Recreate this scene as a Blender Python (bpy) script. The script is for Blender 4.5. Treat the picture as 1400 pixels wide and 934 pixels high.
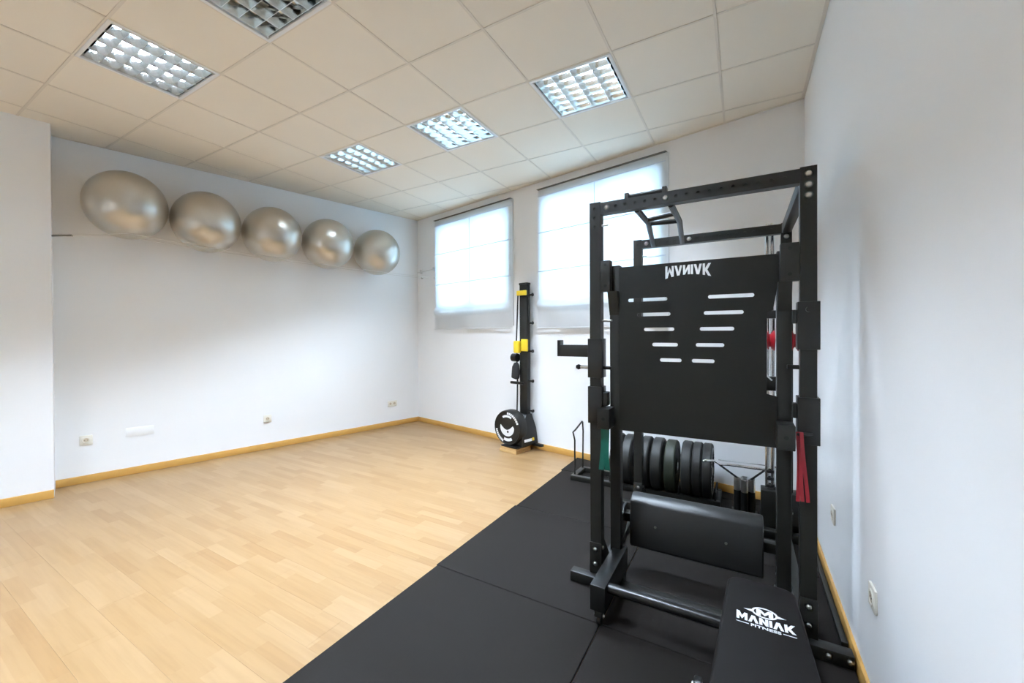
import bpy, bmesh, math, random
from mathutils import Vector, Matrix
random.seed(7)
for o in list(bpy.data.objects): bpy.data.objects.remove(o)
S = bpy.context.scene
COL = S.collection

# ------------------------------------------------------------------ camera
cam_d = bpy.data.cameras.new('camera'); cam = bpy.data.objects.new('camera', cam_d); COL.objects.link(cam)
cam_d.sensor_fit = 'HORIZONTAL'; cam_d.sensor_width = 36.0
cam_d.lens = 36.0 * 561.7173 / 1400.0
cam_d.shift_x = (700 - 678.957) / 1400.0
cam_d.shift_y = (460.0603 - 467.0) / 1400.0
cam_d.clip_start = 0.02
def cam_axes(yaw, pitch, roll):
    cy, sy = math.cos(yaw), math.sin(yaw); cp, sp = math.cos(pitch), math.sin(pitch); cr, sr = math.cos(roll), math.sin(roll)
    f = Vector((-sy * cp, cy * cp, sp)); r = Vector((cy, sy, 0)); u = r.cross(f)
    return cr * r + sr * u, -sr * r + cr * u, f
_r, _u, _f = cam_axes(0.5406, -0.006, -0.0046)
cam.matrix_world = Matrix(((_r.x, _u.x, -_f.x, 0.1381), (_r.y, _u.y, -_f.y, -2.6884), (_r.z, _u.z, -_f.z, 1.3995), (0, 0, 0, 1)))
S.camera = cam

# ------------------------------------------------------------------ world: overcast daylight outside the two windows
W = bpy.data.worlds.new('overcast_sky'); S.world = W; W.use_nodes = True
bg = W.node_tree.nodes['Background']; bg.inputs[0].default_value = (0.47, 0.71, 1.0, 1); bg.inputs[1].default_value = 8.5
TUBE_STRENGTH = 480.0
S.view_settings.view_transform = 'Standard'; S.view_settings.look = 'None'
S.view_settings.exposure = 0.76; S.view_settings.gamma = 1.0; S.view_settings.use_curve_mapping = False

# ------------------------------------------------------------------ materials
MATS = {}
def principled(name, color, rough=0.6, metal=0.0, spec=0.5, noise=None, bump=0.0, bscale=200.0, coat=0.0):
    m = bpy.data.materials.new(name); m.use_nodes = True
    nt = m.node_tree; b = nt.nodes['Principled BSDF']
    b.inputs['Base Color'].default_value = (*color, 1); b.inputs['Roughness'].default_value = rough
    b.inputs['Metallic'].default_value = metal; b.inputs['Specular IOR Level'].default_value = spec
    b.inputs['Coat Weight'].default_value = coat
    geo = nt.nodes.new('ShaderNodeNewGeometry')
    if noise:
        sc, amt = noise
        n = nt.nodes.new('ShaderNodeTexNoise'); n.inputs['Scale'].default_value = sc; n.inputs['Detail'].default_value = 4
        nt.links.new(geo.outputs['Position'], n.inputs['Vector'])
        mx = nt.nodes.new('ShaderNodeMix'); mx.data_type = 'RGBA'; mx.blend_type = 'MIX'
        mx.inputs['A'].default_value = (*[c * (1 - amt) for c in color], 1); mx.inputs['B'].default_value = (*[min(1, c * (1 + amt)) for c in color], 1)
        nt.links.new(n.outputs['Fac'], mx.inputs['Factor']); nt.links.new(mx.outputs['Result'], b.inputs['Base Color'])
    if bump:
        n2 = nt.nodes.new('ShaderNodeTexNoise'); n2.inputs['Scale'].default_value = bscale; n2.inputs['Detail'].default_value = 3
        nt.links.new(geo.outputs['Position'], n2.inputs['Vector'])
        bp = nt.nodes.new('ShaderNodeBump'); bp.inputs['Strength'].default_value = bump; bp.inputs['Distance'].default_value = 0.002
        nt.links.new(n2.outputs['Fac'], bp.inputs['Height']); nt.links.new(bp.outputs['Normal'], b.inputs['Normal'])
    MATS[name] = m
    return m
def emission(name, color, strength):
    m = bpy.data.materials.new(name); m.use_nodes = True; nt = m.node_tree; nt.nodes.clear()
    e = nt.nodes.new('ShaderNodeEmission'); e.inputs[0].default_value = (*color, 1); e.inputs[1].default_value = strength
    o = nt.nodes.new('ShaderNodeOutputMaterial'); nt.links.new(e.outputs[0], o.inputs[0]); MATS[name] = m

principled('wall_paint', (0.90, 0.905, 0.905), 0.75, noise=(1.2, 0.012), bump=0.08, bscale=90)
principled('ceiling_board', (0.90, 0.835, 0.72), 0.95, noise=(3.0, 0.015), bump=0.25, bscale=160)
principled('grid_metal', (0.80, 0.735, 0.63), 0.6)
principled('lamp_frame', (0.86, 0.87, 0.87), 0.4)
principled('louver_metal', (0.86, 0.88, 0.87), 0.10, metal=1.0)
emission('tube_lit', (0.68, 0.81, 0.985), TUBE_STRENGTH)
emission('tube_dim', (0.90, 1.0, 0.95), 7.0)
principled('tube_off', (0.72, 0.75, 0.74), 0.25)
principled('black_steel', (0.0095, 0.0092, 0.0072), 0.45, spec=0.35, noise=(30, 0.10), bump=0.10, bscale=700)
principled('panel_steel', (0.0052, 0.0050, 0.0034), 0.5, spec=0.30, noise=(8, 0.08), bump=0.10, bscale=700)
principled('black_gloss', (0.008, 0.008, 0.0075), 0.3, spec=0.4)
principled('hole_black', (0.003, 0.003, 0.003), 0.9)
principled('zinc', (0.75, 0.75, 0.73), 0.28, metal=1.0)
principled('pin_grey', (0.22, 0.22, 0.20), 0.4, metal=0.8)
principled('chrome', (0.82, 0.83, 0.82), 0.14, metal=1.0)
principled('rubber_mat', (0.0080, 0.0062, 0.0050), 0.7, spec=0.10, noise=(2.5, 0.12), bump=0.35, bscale=500)
principled('rubber_plate', (0.014, 0.014, 0.0125), 0.55, spec=0.35, noise=(20, 0.12))
principled('green_plate', (0.016, 0.020, 0.011), 0.55, spec=0.35, noise=(20, 0.15))
principled('vinyl_black', (0.0042, 0.0032, 0.0028), 0.65, spec=0.12, noise=(60, 0.06), bump=0.12, bscale=900)
principled('pad_black', (0.010, 0.010, 0.0095), 0.4, spec=0.4, bump=0.12, bscale=900)
principled('white_print', (0.80, 0.81, 0.82), 0.6)
principled('ball_silver', (0.56, 0.53, 0.47), 0.30, metal=0.72, noise=(40, 0.03))
principled('socket_cream', (0.80, 0.76, 0.66), 0.45)
principled('socket_well', (0.55, 0.46, 0.33), 0.5)
principled('socket_dark', (0.10, 0.08, 0.06), 0.6)
principled('beech_trim', (0.60, 0.335, 0.085), 0.38, noise=(9, 0.10))
principled('wood_block', (0.62, 0.40, 0.17), 0.55, noise=(25, 0.14))
principled('yellow_plastic', (0.85, 0.60, 0.03), 0.42)
principled('red_band', (0.30, 0.006, 0.014), 0.5, noise=(60, 0.1))
principled('red_pulley', (0.42, 0.010, 0.02), 0.4)
principled('green_band', (0.0, 0.105, 0.070), 0.5, noise=(60, 0.1))
principled('white_frame', (0.82, 0.83, 0.83), 0.4)
principled('dowel_white', (0.70, 0.74, 0.82), 0.6)
principled('dark_gap', (0.16, 0.155, 0.14), 0.7)
principled('strap_black', (0.02, 0.02, 0.02), 0.8, noise=(80, 0.2))
principled('sub_floor', (0.45, 0.30, 0.15), 0.7)

# laminate: printed strip pattern, boards run along x
def laminate():
    m = bpy.data.materials.new('maple_laminate'); m.use_nodes = True; nt = m.node_tree; L = nt.links.new
    b = nt.nodes['Principled BSDF']; b.inputs['Roughness'].default_value = 0.34; b.inputs['Specular IOR Level'].default_value = 0.45
    geo = nt.nodes.new('ShaderNodeNewGeometry'); sx = nt.nodes.new('ShaderNodeSeparateXYZ'); L(geo.outputs['Position'], sx.inputs[0])
    def mth(op, a, c=None, d=None):
        n = nt.nodes.new('ShaderNodeMath'); n.operation = op
        for i, v in enumerate((a, c, d)):
            if v is None: continue
            if isinstance(v, (int, float)): n.inputs[i].default_value = v
            else: L(v, n.inputs[i])
        return n.outputs[0]
    row = mth('FLOOR', mth('DIVIDE', sx.outputs['Y'], 0.065))
    wn = nt.nodes.new('ShaderNodeTexWhiteNoise'); wn.noise_dimensions = '1D'; L(row, wn.inputs['W'])
    col = mth('FLOOR', mth('ADD', mth('DIVIDE', sx.outputs['X'], 0.40), mth('MULTIPLY', wn.outputs['Value'], 7.3)))
    cv = nt.nodes.new('ShaderNodeCombineXYZ'); L(row, cv.inputs[0]); L(col, cv.inputs[1])
    w2 = nt.nodes.new('ShaderNodeTexWhiteNoise'); w2.noise_dimensions = '3D'; L(cv.outputs[0], w2.inputs['Vector'])
    ramp = nt.nodes.new('ShaderNodeValToRGB'); L(w2.outputs['Value'], ramp.inputs[0])
    e = ramp.color_ramp.elements
    e[0].position = 0.0; e[0].color = (0.268, 0.152, 0.062, 1); e[1].position = 1.0; e[1].color = (0.330, 0.207, 0.101, 1)
    k = e.new(0.25); k.color = (0.292, 0.174, 0.076, 1); k = e.new(0.7); k.color = (0.310, 0.190, 0.088, 1)
    # grain stretched along x
    mp = nt.nodes.new('ShaderNodeMapping'); mp.inputs['Scale'].default_value = (3, 45, 1); L(geo.outputs['Position'], mp.inputs['Vector'])
    va = nt.nodes.new('ShaderNodeVectorMath'); va.operation = 'ADD'; L(mp.outputs[0], va.inputs[0]); L(w2.outputs['Color'], va.inputs[1])
    n = nt.nodes.new('ShaderNodeTexNoise'); n.inputs['Scale'].default_value = 1.0; n.inputs['Detail'].default_value = 4; L(va.outputs[0], n.inputs['Vector'])
    mx = nt.nodes.new('ShaderNodeMix'); mx.data_type = 'RGBA'; mx.blend_type = 'MULTIPLY'; mx.inputs['Factor'].default_value = 1.0
    r2 = nt.nodes.new('ShaderNodeValToRGB'); r2.color_ramp.elements[0].color = (0.94, 0.92, 0.89, 1); r2.color_ramp.elements[1].color = (1.04, 1.04, 1.05, 1)
    r2.color_ramp.elements[0].position = 0.3; r2.color_ramp.elements[1].position = 0.6
    L(n.outputs['Fac'], r2.inputs[0]); L(ramp.outputs[0], mx.inputs['A']); L(r2.outputs[0], mx.inputs['B']); L(mx.outputs['Result'], b.inputs['Base Color'])
    MATS['maple_laminate'] = m
laminate()
# translucent blind fabric
def fabric():
    m = bpy.data.materials.new('blind_fabric'); m.use_nodes = True; nt = m.node_tree; nt.nodes.clear(); L = nt.links.new
    d = nt.nodes.new('ShaderNodeBsdfDiffuse'); t = nt.nodes.new('ShaderNodeBsdfTranslucent'); mx = nt.nodes.new('ShaderNodeMixShader'); o = nt.nodes.new('ShaderNodeOutputMaterial')
    d.inputs[0].default_value = (0.84, 0.84, 0.83, 1)
    geo = nt.nodes.new('ShaderNodeNewGeometry'); n = nt.nodes.new('ShaderNodeTexNoise'); n.inputs['Scale'].default_value = 6; L(geo.outputs['Position'], n.inputs['Vector'])
    r = nt.nodes.new('ShaderNodeValToRGB'); r.color_ramp.elements[0].color = (0.78, 0.80, 0.81, 1); r.color_ramp.elements[1].color = (0.86, 0.87, 0.87, 1); L(n.outputs['Fac'], r.inputs[0]); L(r.outputs[0], t.inputs[0])
    mx.inputs[0].default_value = 0.5; L(d.outputs[0], mx.inputs[1]); L(t.outputs[0], mx.inputs[2]); L(mx.outputs[0], o.inputs[0]); MATS['blind_fabric'] = m
fabric()
def glass():
    m = bpy.data.materials.new('window_glass'); m.use_nodes = True; nt = m.node_tree; nt.nodes.clear(); L = nt.links.new
    t = nt.nodes.new('ShaderNodeBsdfTransparent'); g = nt.nodes.new('ShaderNodeBsdfGlossy'); g.inputs['Roughness'].default_value = 0.02
    f = nt.nodes.new('ShaderNodeFresnel'); f.inputs[0].default_value = 1.45; mx = nt.nodes.new('ShaderNodeMixShader'); o = nt.nodes.new('ShaderNodeOutputMaterial')
    t.inputs[0].default_value = (0.95, 0.98, 0.97, 1)
    L(f.outputs[0], mx.inputs[0]); L(t.outputs[0], mx.inputs[1]); L(g.outputs[0], mx.inputs[2]); L(mx.outputs[0], o.inputs[0]); MATS['window_glass'] = m
glass()

# ------------------------------------------------------------------ mesh helpers
V = Vector
class Frame:
    """a local frame: a along ax, b along ay, c along az"""
    def __init__(s, o=(0, 0, 0), ax=(1, 0, 0), ay=(0, 1, 0), az=(0, 0, 1)):
        s.o = V(o); s.ax = V(ax); s.ay = V(ay); s.az = V(az)
    def p(s, a, b, c): return s.o + s.ax * a + s.ay * b + s.az * c
WORLD = Frame()
class MB:
    def __init__(s): s.v = []; s.f = []
    def add(s, vs, fs):
        k = len(s.v); s.v += [tuple(x) for x in vs]; s.f += [tuple(i + k for i in f) for f in fs]; return s
    def box(s, a0, a1, b0, b1, c0, c1, F=WORLD):
        vs = [F.p(a, b, c) for c in (c0, c1) for b in (b0, b1) for a in (a0, a1)]
        return s.add(vs, [(0, 2, 3, 1), (4, 5, 7, 6), (0, 1, 5, 4), (2, 6, 7, 3), (0, 4, 6, 2), (1, 3, 7, 5)])
    def cyl(s, p0, p1, r0, r1=None, n=16, caps=True):
        p0, p1 = V(p0), V(p1); r1 = r0 if r1 is None else r1
        ax = (p1 - p0).normalized(); t = V((0, 0, 1)) if abs(ax.z) < .9 else V((1, 0, 0)); u = ax.cross(t).normalized(); w = ax.cross(u)
        vs = []
        for p, r in ((p0, r0), (p1, r1)):
            for i in range(n):
                a = 2 * math.pi * i / n; vs.append(p + u * (r * math.cos(a)) + w * (r * math.sin(a)))
        fs = [(i, (i + 1) % n, n + (i + 1) % n, n + i) for i in range(n)]
        if caps: fs += [tuple(range(n))[::-1], tuple(range(n, 2 * n))]
        return s.add(vs, fs)
    def path(s, pts, r, n=10, closed=False):
        pts = [V(p) for p in pts]; m = len(pts); vs = []; pu = None
        for i, p in enumerate(pts):
            a = pts[i - 1] if (i > 0 or closed) else p; b = pts[(i + 1) % m] if (i < m - 1 or closed) else p
            t = (b - a).normalized()
            if pu is None: ref = V((0, 0, 1)) if abs(t.z) < .9 else V((1, 0, 0)); u = t.cross(ref).normalized()
            else: u = (pu - t * pu.dot(t)).normalized()
            pu = u; w = t.cross(u)
            for k in range(n):
                an = 2 * math.pi * k / n; vs.append(p + u * (r * math.cos(an)) + w * (r * math.sin(an)))
        fs = []
        for i in range(m if closed else m - 1):
            j = (i + 1) % m
            for k in range(n): fs.append((i * n + k, i * n + (k + 1) % n, j * n + (k + 1) % n, j * n + k))
        if not closed: fs += [tuple(range(n))[::-1], tuple(range((m - 1) * n, m * n))]
        return s.add(vs, fs)
    def bar(s, p0, p1, w, h, up=(0, 0, 1)):
        """rectangular tube between two points"""
        p0, p1 = V(p0), V(p1); ax = (p1 - p0); L = ax.length; ax.normalize(); up = V(up); sd = ax.cross(up).normalized(); up2 = sd.cross(ax)
        return s.box(0, L, -w / 2, w / 2, -h / 2, h / 2, Frame(p0, ax, sd, up2))
    def prism(s, poly, c0, c1, F=WORLD):
        n = len(poly); vs = [F.p(x, y, c0) for x, y in poly] + [F.p(x, y, c1) for x, y in poly]
        return s.add(vs, [tuple(range(n))[::-1], tuple(range(n, 2 * n))] + [(i, (i + 1) % n, n + (i + 1) % n, n + i) for i in range(n)])
    def lathe(s, prof, o, ax, n=32, closed=True):
        """profile of (radius, height) spun about ax through o"""
        o = V(o); ax = V(ax).normalized(); t = V((0, 0, 1)) if abs(ax.z) < .9 else V((1, 0, 0)); u = ax.cross(t).normalized(); w = ax.cross(u)
        vs = []; m = len(prof)
        for r, h in prof:
            for i in range(n):
                a = 2 * math.pi * i / n; vs.append(o + ax * h + u * (r * math.cos(a)) + w * (r * math.sin(a)))
        fs = []
        for j in range(m if closed else m - 1):
            k = (j + 1) % m
            for i in range(n): fs.append((j * n + i, j * n + (i + 1) % n, k * n + (i + 1) % n, k * n + i))
        return s.add(vs, fs)
    def mesh(s, name, bevel=0.0, smooth=True, seg=2, org=(0, 0, 0)):
        me = bpy.data.meshes.new(name); o = V(org)
        me.from_pydata([tuple(V(v) - o) for v in s.v], [], s.f)
        bm = bmesh.new(); bm.from_mesh(me); bmesh.ops.recalc_face_normals(bm, faces=bm.faces)
        if bevel:
            ed = [e for e in bm.edges if len(e.link_faces) == 2 and e.calc_face_angle(0) > 0.6]
            bmesh.ops.bevel(bm, geom=ed, offset=bevel, segments=seg, profile=0.5, affect='EDGES', clamp_overlap=True)
        bm.to_mesh(me); bm.free()
        if smooth:
            for p in me.polygons: p.use_smooth = True
            me.set_sharp_from_angle(angle=math.radians(35))
        return me
    def build(s, name, mat, parent=None, bevel=0.0, smooth=True, seg=2, org=None):
        """link as one object; vertices are given in world space, org is the world position of the parent chain"""
        if org is None: org = world_of(parent) if parent else V((0, 0, 0))
        me = s.mesh(name, bevel, smooth, seg, org)
        return link(name, me, mat, parent)
def world_of(o):
    p = V((0, 0, 0))
    while o is not None: p = p + o.location; o = o.parent
    return p
def link(name, me, mat, parent=None, loc=None):
    o = bpy.data.objects.new(name, me)
    if mat and not me.materials: me.materials.append(MATS[mat])
    COL.objects.link(o); o.parent = parent
    if loc is not None: o.location = V(loc) - (world_of(parent) if parent else V((0, 0, 0)))
    return o
def tag(o, label, cat=None, group=None, kind=None):
    o['label'] = label
    if cat: o['category'] = cat
    if group: o['group'] = group
    if kind: o['kind'] = kind
    return o
def thing(name, loc, label, cat, group=None, kind=None):
    o = bpy.data.objects.new(name, None); o.empty_display_size = 0.05; COL.objects.link(o); o.location = loc
    return tag(o, label, cat, group, kind)
def struct(o, label, cat): return tag(o, label, cat, kind='structure')
def copy_tree(o, parent=None):
    c = o.copy(); COL.objects.link(c); c.parent = parent
    for ch in list(o.children): copy_tree(ch, c)
    return c
def whole(mb, name, mat, base, label, cat, group=None, bevel=0.0, seg=2):
    """a thing that is one mesh, origin at base"""
    me = mb.mesh(name, bevel, True, seg, base); o = link(name, me, mat); o.location = base
    return tag(o, label, cat, group)
def fill_mesh(loops, thick):
    """2D loops (outer outline and holes) filled and given a thickness, as raw (verts, faces) in x,y,z"""
    cu = bpy.data.curves.new('outline', 'CURVE'); cu.dimensions = '2D'; cu.fill_mode = 'BOTH'; cu.extrude = thick / 2
    for lp in loops:
        sp = cu.splines.new('POLY'); sp.points.add(len(lp) - 1); sp.use_cyclic_u = True
        for q, (x, y) in zip(sp.points, lp): q.co = (x, y, 0, 1)
    ob = bpy.data.objects.new('outline', cu); COL.objects.link(ob)
    dg = bpy.context.evaluated_depsgraph_get(); dg.update()
    me = bpy.data.meshes.new_from_object(ob.evaluated_get(dg))
    r = [v.co.copy() for v in me.vertices], [tuple(p.vertices) for p in me.polygons]
    bpy.data.objects.remove(ob); bpy.data.curves.remove(cu); bpy.data.meshes.remove(me)
    return r
def text_raw(txt, size, thick, bold=0.0):
    cu = bpy.data.curves.new('lettering', 'FONT'); cu.body = txt; cu.size = size; cu.extrude = thick / 2; cu.align_x = 'CENTER'; cu.offset = bold
    ob = bpy.data.objects.new('lettering', cu); COL.objects.link(ob)
    dg = bpy.context.evaluated_depsgraph_get(); dg.update()
    me = bpy.data.meshes.new_from_object(ob.evaluated_get(dg))
    r = [v.co.copy() for v in me.vertices], [tuple(p.vertices) for p in me.polygons]
    bpy.data.objects.remove(ob); bpy.data.curves.remove(cu); bpy.data.meshes.remove(me)
    return r
def clip(poly, halfplanes):
    """Sutherland-Hodgman; half plane (nx, ny, d) keeps nx*x+ny*y<=d"""
    for nx, ny, d in halfplanes:
        out = []
        for i in range(len(poly)):
            a, b = poly[i], poly[(i + 1) % len(poly)]
            da, db = nx * a[0] + ny * a[1] - d, nx * b[0] + ny * b[1] - d
            if da <= 0: out.append(a)
            if (da < 0 < db) or (db < 0 < da):
                t = da / (da - db); out.append((a[0] + (b[0] - a[0]) * t, a[1] + (b[1] - a[1]) * t))
        poly = out
        if len(poly) < 3: return []
    return poly
def area(p): return abs(sum(p[i][0] * p[(i + 1) % len(p)][1] - p[(i + 1) % len(p)][0] * p[i][1] for i in range(len(p)))) / 2
def rrect(x0, x1, y0, y1, r, n=6):
    out = []
    for cx, cy, a0 in ((x1 - r, y0 + r, -90), (x1 - r, y1 - r, 0), (x0 + r, y1 - r, 90), (x0 + r, y0 + r, 180)):
        for i in range(n + 1):
            a = math.radians(a0 + 90 * i / n); out.append((cx + r * math.cos(a), cy + r * math.sin(a)))
    return out
def circle(x, y, r, n=14): return [(x + r * math.cos(2 * math.pi * i / n), y + r * math.sin(2 * math.pi * i / n)) for i in range(n)]

# block lettering of the maker's logo
GLYPH = {
 'M': (0.98, [(0, 0), (0, 1), (.27, 1), (.49, .52), (.71, 1), (.98, 1), (.98, 0), (.72, 0), (.72, .52), (.49, .08), (.26, .52), (.26, 0)]),
 'A': (0.88, [(0, 0), (.29, 1), (.59, 1), (.88, 0), (.61, 0), (.44, .60), (.27, 0)]),
 'N': (0.78, [(0, 0), (0, 1), (.24, 1), (.52, .48), (.52, 1), (.78, 1), (.78, 0), (.55, 0), (.26, .54), (.26, 0)]),
 'I': (0.26, [(0, 0), (0, 1), (.26, 1), (.26, 0)]),
 'K': (0.90, [(0, 0), (0, 1), (.26, 1), (.26, .64), (.57, 1), (.90, 1), (.50, .53), (.90, 0), (.58, 0), (.26, .40), (.26, 0)])}
def logo_loops(word, width, height, flare=0.35):
    x = 0; out = []; gap = 0.07
    for ch in word:
        w, pts = GLYPH[ch]; out.append([(x + px, py) for px, py in pts]); x += w + gap
    tot = x - gap; res = []
    for lp in out:
        r = []
        for px, py in lp:
            u = px / tot * 2 - 1; r.append(((px / tot - 0.5) * width, py * height * (1 + flare * u * u) / (1 + flare)))
        res.append(r)
    return res

# ------------------------------------------------------------------ room layout
H = 3.2272
LC = V((-4.3625, 2.347)); RC = V((0.5505, 1.3152)); FRONT = -4.6
dB = (RC - LC).normalized(); nB = V((dB.y, -dB.x))            # along the back wall / into the room
dL = V((-0.236, -1.0)).normalized(); nL = V((-dL.y, dL.x))     # along the left wall towards the camera / into the room
BACK = Frame((LC.x, LC.y, 0), (dB.x, dB.y, 0), (nB.x, nB.y, 0))
LEFT = Frame((LC.x, LC.y, 0), (dL.x, dL.y, 0), (nL.x, nL.y, 0))
XR = 0.5505
def room_planes(m=0.0):
    return [(-nB.x, -nB.y, -(nB.dot(LC)) - m), (-nL.x, -nL.y, -(nL.dot(LC)) - m), (1, 0, XR - m), (0, -1, -FRONT - m)]
BL = (RC - LC).length
LL = (LC.y - FRONT) / -dL.y

# floor and planks
fl = MB(); fl.prism(clip([(-7, -5), (1, -5), (1, 3), (-7, 3)], room_planes(-0.2)), -0.12, -0.012)
floor = struct(fl.build('floor', 'sub_floor', smooth=False), 'pale maple laminate floor of the gym room', 'floor')
PW, PL = 0.195, 1.29
j = 0; y = -4.68
planes_p = room_planes(0.006)
while y < 2.4:
    off = random.random() * PL; x = -6.2 - off
    while x < -1.30:
        poly = clip([(x + .0003, y + .0003), (x + PL - .0003, y + .0003), (x + PL - .0003, y + PW - .0003), (x + .0003, y + PW - .0003)], planes_p + [(1, 0, -1.30)])
        if poly and area(poly) > 0.002:
            m = MB(); m.prism(poly, -0.012, -0.0002 * random.random()); m.build('plank', 'maple_laminate', floor, smooth=False)
        x += PL
    y += PW

# walls
TH = 0.25
WIN = [(0.500, 1.955, 1.76, 3.03), (2.465, 3.905, 1.76, 3.03)]
wb = MB()
def wall_slab(mb, s0, s1, z0, z1): mb.box(s0, s1, -TH, 0, z0, z1, BACK)
wall_slab(wb, -0.3, BL + 0.3, -0.1, WIN[0][2]); wall_slab(wb, -0.3, BL + 0.3, WIN[0][3], H + 0.35)
wall_slab(wb, -0.3, WIN[0][0], WIN[0][2], WIN[0][3]); wall_slab(wb, WIN[0][1], WIN[1][0], WIN[0][2], WIN[0][3]); wall_slab(wb, WIN[1][1], BL + 0.3, WIN[0][2], WIN[0][3])
struct(wb.build('wall_back', 'wall_paint', smooth=False), 'white painted back wall with two high windows', 'wall')
struct(MB().box(XR, XR + 0.2, FRONT - .2, 1.9, -0.1, H + .35).build('wall_right', 'wall_paint', smooth=False), 'plain white wall at the right beside the rack', 'wall')
struct(MB().box(-0.1, LL + .3, -0.2, 0, -0.1, H + .35, LEFT).build('wall_left', 'wall_paint', smooth=False), 'white wall behind the row of silver balls', 'wall')
struct(MB().box(-6.6, XR + .2, FRONT - .2, FRONT, -0.1, H + .35).build('wall_front', 'wall_paint', smooth=False), 'white wall behind the camera', 'wall')
# protruding pier at the left edge
PS = (V((-4.98, -1.62)) - LC).dot(dL); PN = (V((-4.98, -1.62)) - LC).dot(nL)
struct(MB().box(PS, LL + .25, -0.05, PN, -0.1, H + .02, LEFT).build('wall_pier', 'wall_paint', smooth=False), 'white wall section standing proud at the left edge', 'wall')
struct(MB().box(PS + .035, PS + .043, PN - .002, PN + .004, 0.075, H - .01, LEFT).build('trim_1', 'wall_paint', smooth=False), 'thin corner bead on the protruding wall section', 'trim')

# baseboards
BBH, BBT = 0.072, 0.014
def bb(name, mb, label): struct(mb.build(name, 'beech_trim', bevel=0.003), label, 'baseboard')
bb('baseboard_left', MB().box(0, PS - .002, 0, BBT, 0, BBH, LEFT), 'honey wood baseboard below the row of balls')
bb('baseboard_pier', MB().box(PS, LL + .1, PN, PN + BBT, 0, BBH, LEFT), 'honey wood baseboard on the protruding wall section')
bb('baseboard_back', MB().box(0, BL, 0, BBT, 0, BBH, BACK), 'honey wood baseboard below the windows')
bb('baseboard_right', MB().box(XR - BBT, XR, FRONT, RC.y, 0, BBH), 'honey wood baseboard along the right wall')

# ceiling: slab, tiles, grid bars
cs = MB(); cs.prism(clip([(-7, -5), (1, -5), (1, 3), (-7, 3)], room_planes(-0.2)), H + 0.18, H + 0.30)
ceiling = struct(cs.build('ceiling', 'ceiling_board', smooth=False), 'suspended ceiling of pale square tiles in a metal grid', 'ceiling')
LIGHTS = {(2, 0): 'lit', (4, 0): 'lit', (6, 0): 'lit', (6, -3): 'lit', (4, -3): 'off', (2, -3): 'lit', (2, -6): 'off', (4, -6): 'lit', (6, -6): 'lit'}  # those out of view are added to brighten the room
rp = room_planes(0.004)
pier_plane = None
for c in range(-1, 11):
    for r in range(-8, 4):
        if (c, r) in LIGHTS: continue
        x0, x1, y0, y1 = -0.6 * c, -0.6 * c + 0.6, 0.6 * r, 0.6 * r + 0.6
        g = 0.0085
        poly = clip([(x0 + g, y0 + g), (x1 - g, y0 + g), (x1 - g, y1 - g), (x0 + g, y1 - g)], room_planes(0.02))
        if poly and area(poly) > 0.0006:
            MB().prism(poly, H + 0.0035, H + 0.018).build('ceiling_tile', 'ceiling_board', ceiling, smooth=False)
def grid_bar(poly, z0):
    poly = clip(poly, rp)
    if poly and area(poly) > 0.0005: MB().prism(poly, z0, H + 0.03).build('grid_bar', 'grid_metal', ceiling, smooth=False)
for c in range(0, 11): grid_bar([(-0.6 * c - .008, -4.7), (-0.6 * c + .008, -4.7), (-0.6 * c + .008, 2.5), (-0.6 * c - .008, 2.5)], H)
for r in range(-7, 5): grid_bar([(-6.3, 0.6 * r - .008), (1, 0.6 * r - .008), (1, 0.6 * r + .008), (-6.3, 0.6 * r + .008)], H + 0.0004)
MB().box(0, BL, 0.002, 0.022, H - .001, H + .02, BACK).build('edge_trim', 'grid_metal', ceiling, smooth=False)
MB().box(0, PS, 0.002, 0.022, H - .001, H + .02, LEFT).build('edge_trim', 'grid_metal', ceiling, smooth=False)
MB().box(XR - .022, XR - .002, FRONT, RC.y, H - .001, H + .02).build('edge_trim', 'grid_metal', ceiling, smooth=False)

# windows (frame, mullion, panes) set in the openings
for i, (s0, s1, z0, z1) in enumerate(WIN):
    w = thing('window_%d' % (i + 1), BACK.p((s0 + s1) / 2, -0.16, z0), ('window behind the blind nearest the corner' if i == 0 else 'window behind the blind nearest the rack'), 'window', kind='structure')
    mb = MB(); t = 0.055; a, b = -0.20, -0.13
    mb.box(s0, s1, a, b, z0, z0 + t, BACK).box(s0, s1, a, b, z1 - t, z1, BACK).box(s0, s0 + t, a, b, z0 + t, z1 - t, BACK).box(s1 - t, s1, a, b, z0 + t, z1 - t, BACK)
    mb.build('window_frame', 'white_frame', w)
    mid = (s0 + s1) / 2
    MB().box(mid - .03, mid + .03, a, b, z0 + t, z1 - t, BACK).build('mullion', 'white_frame', w)
    MB().box(s0 + t, mid - .03, -0.168, -0.162, z0 + t, z1 - t, BACK).build('pane', 'window_glass', w, smooth=False)
    MB().box(mid + .03, s1 - t, -0.168, -0.162, z0 + t, z1 - t, BACK).build('pane', 'window_glass', w, smooth=False)

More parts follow.
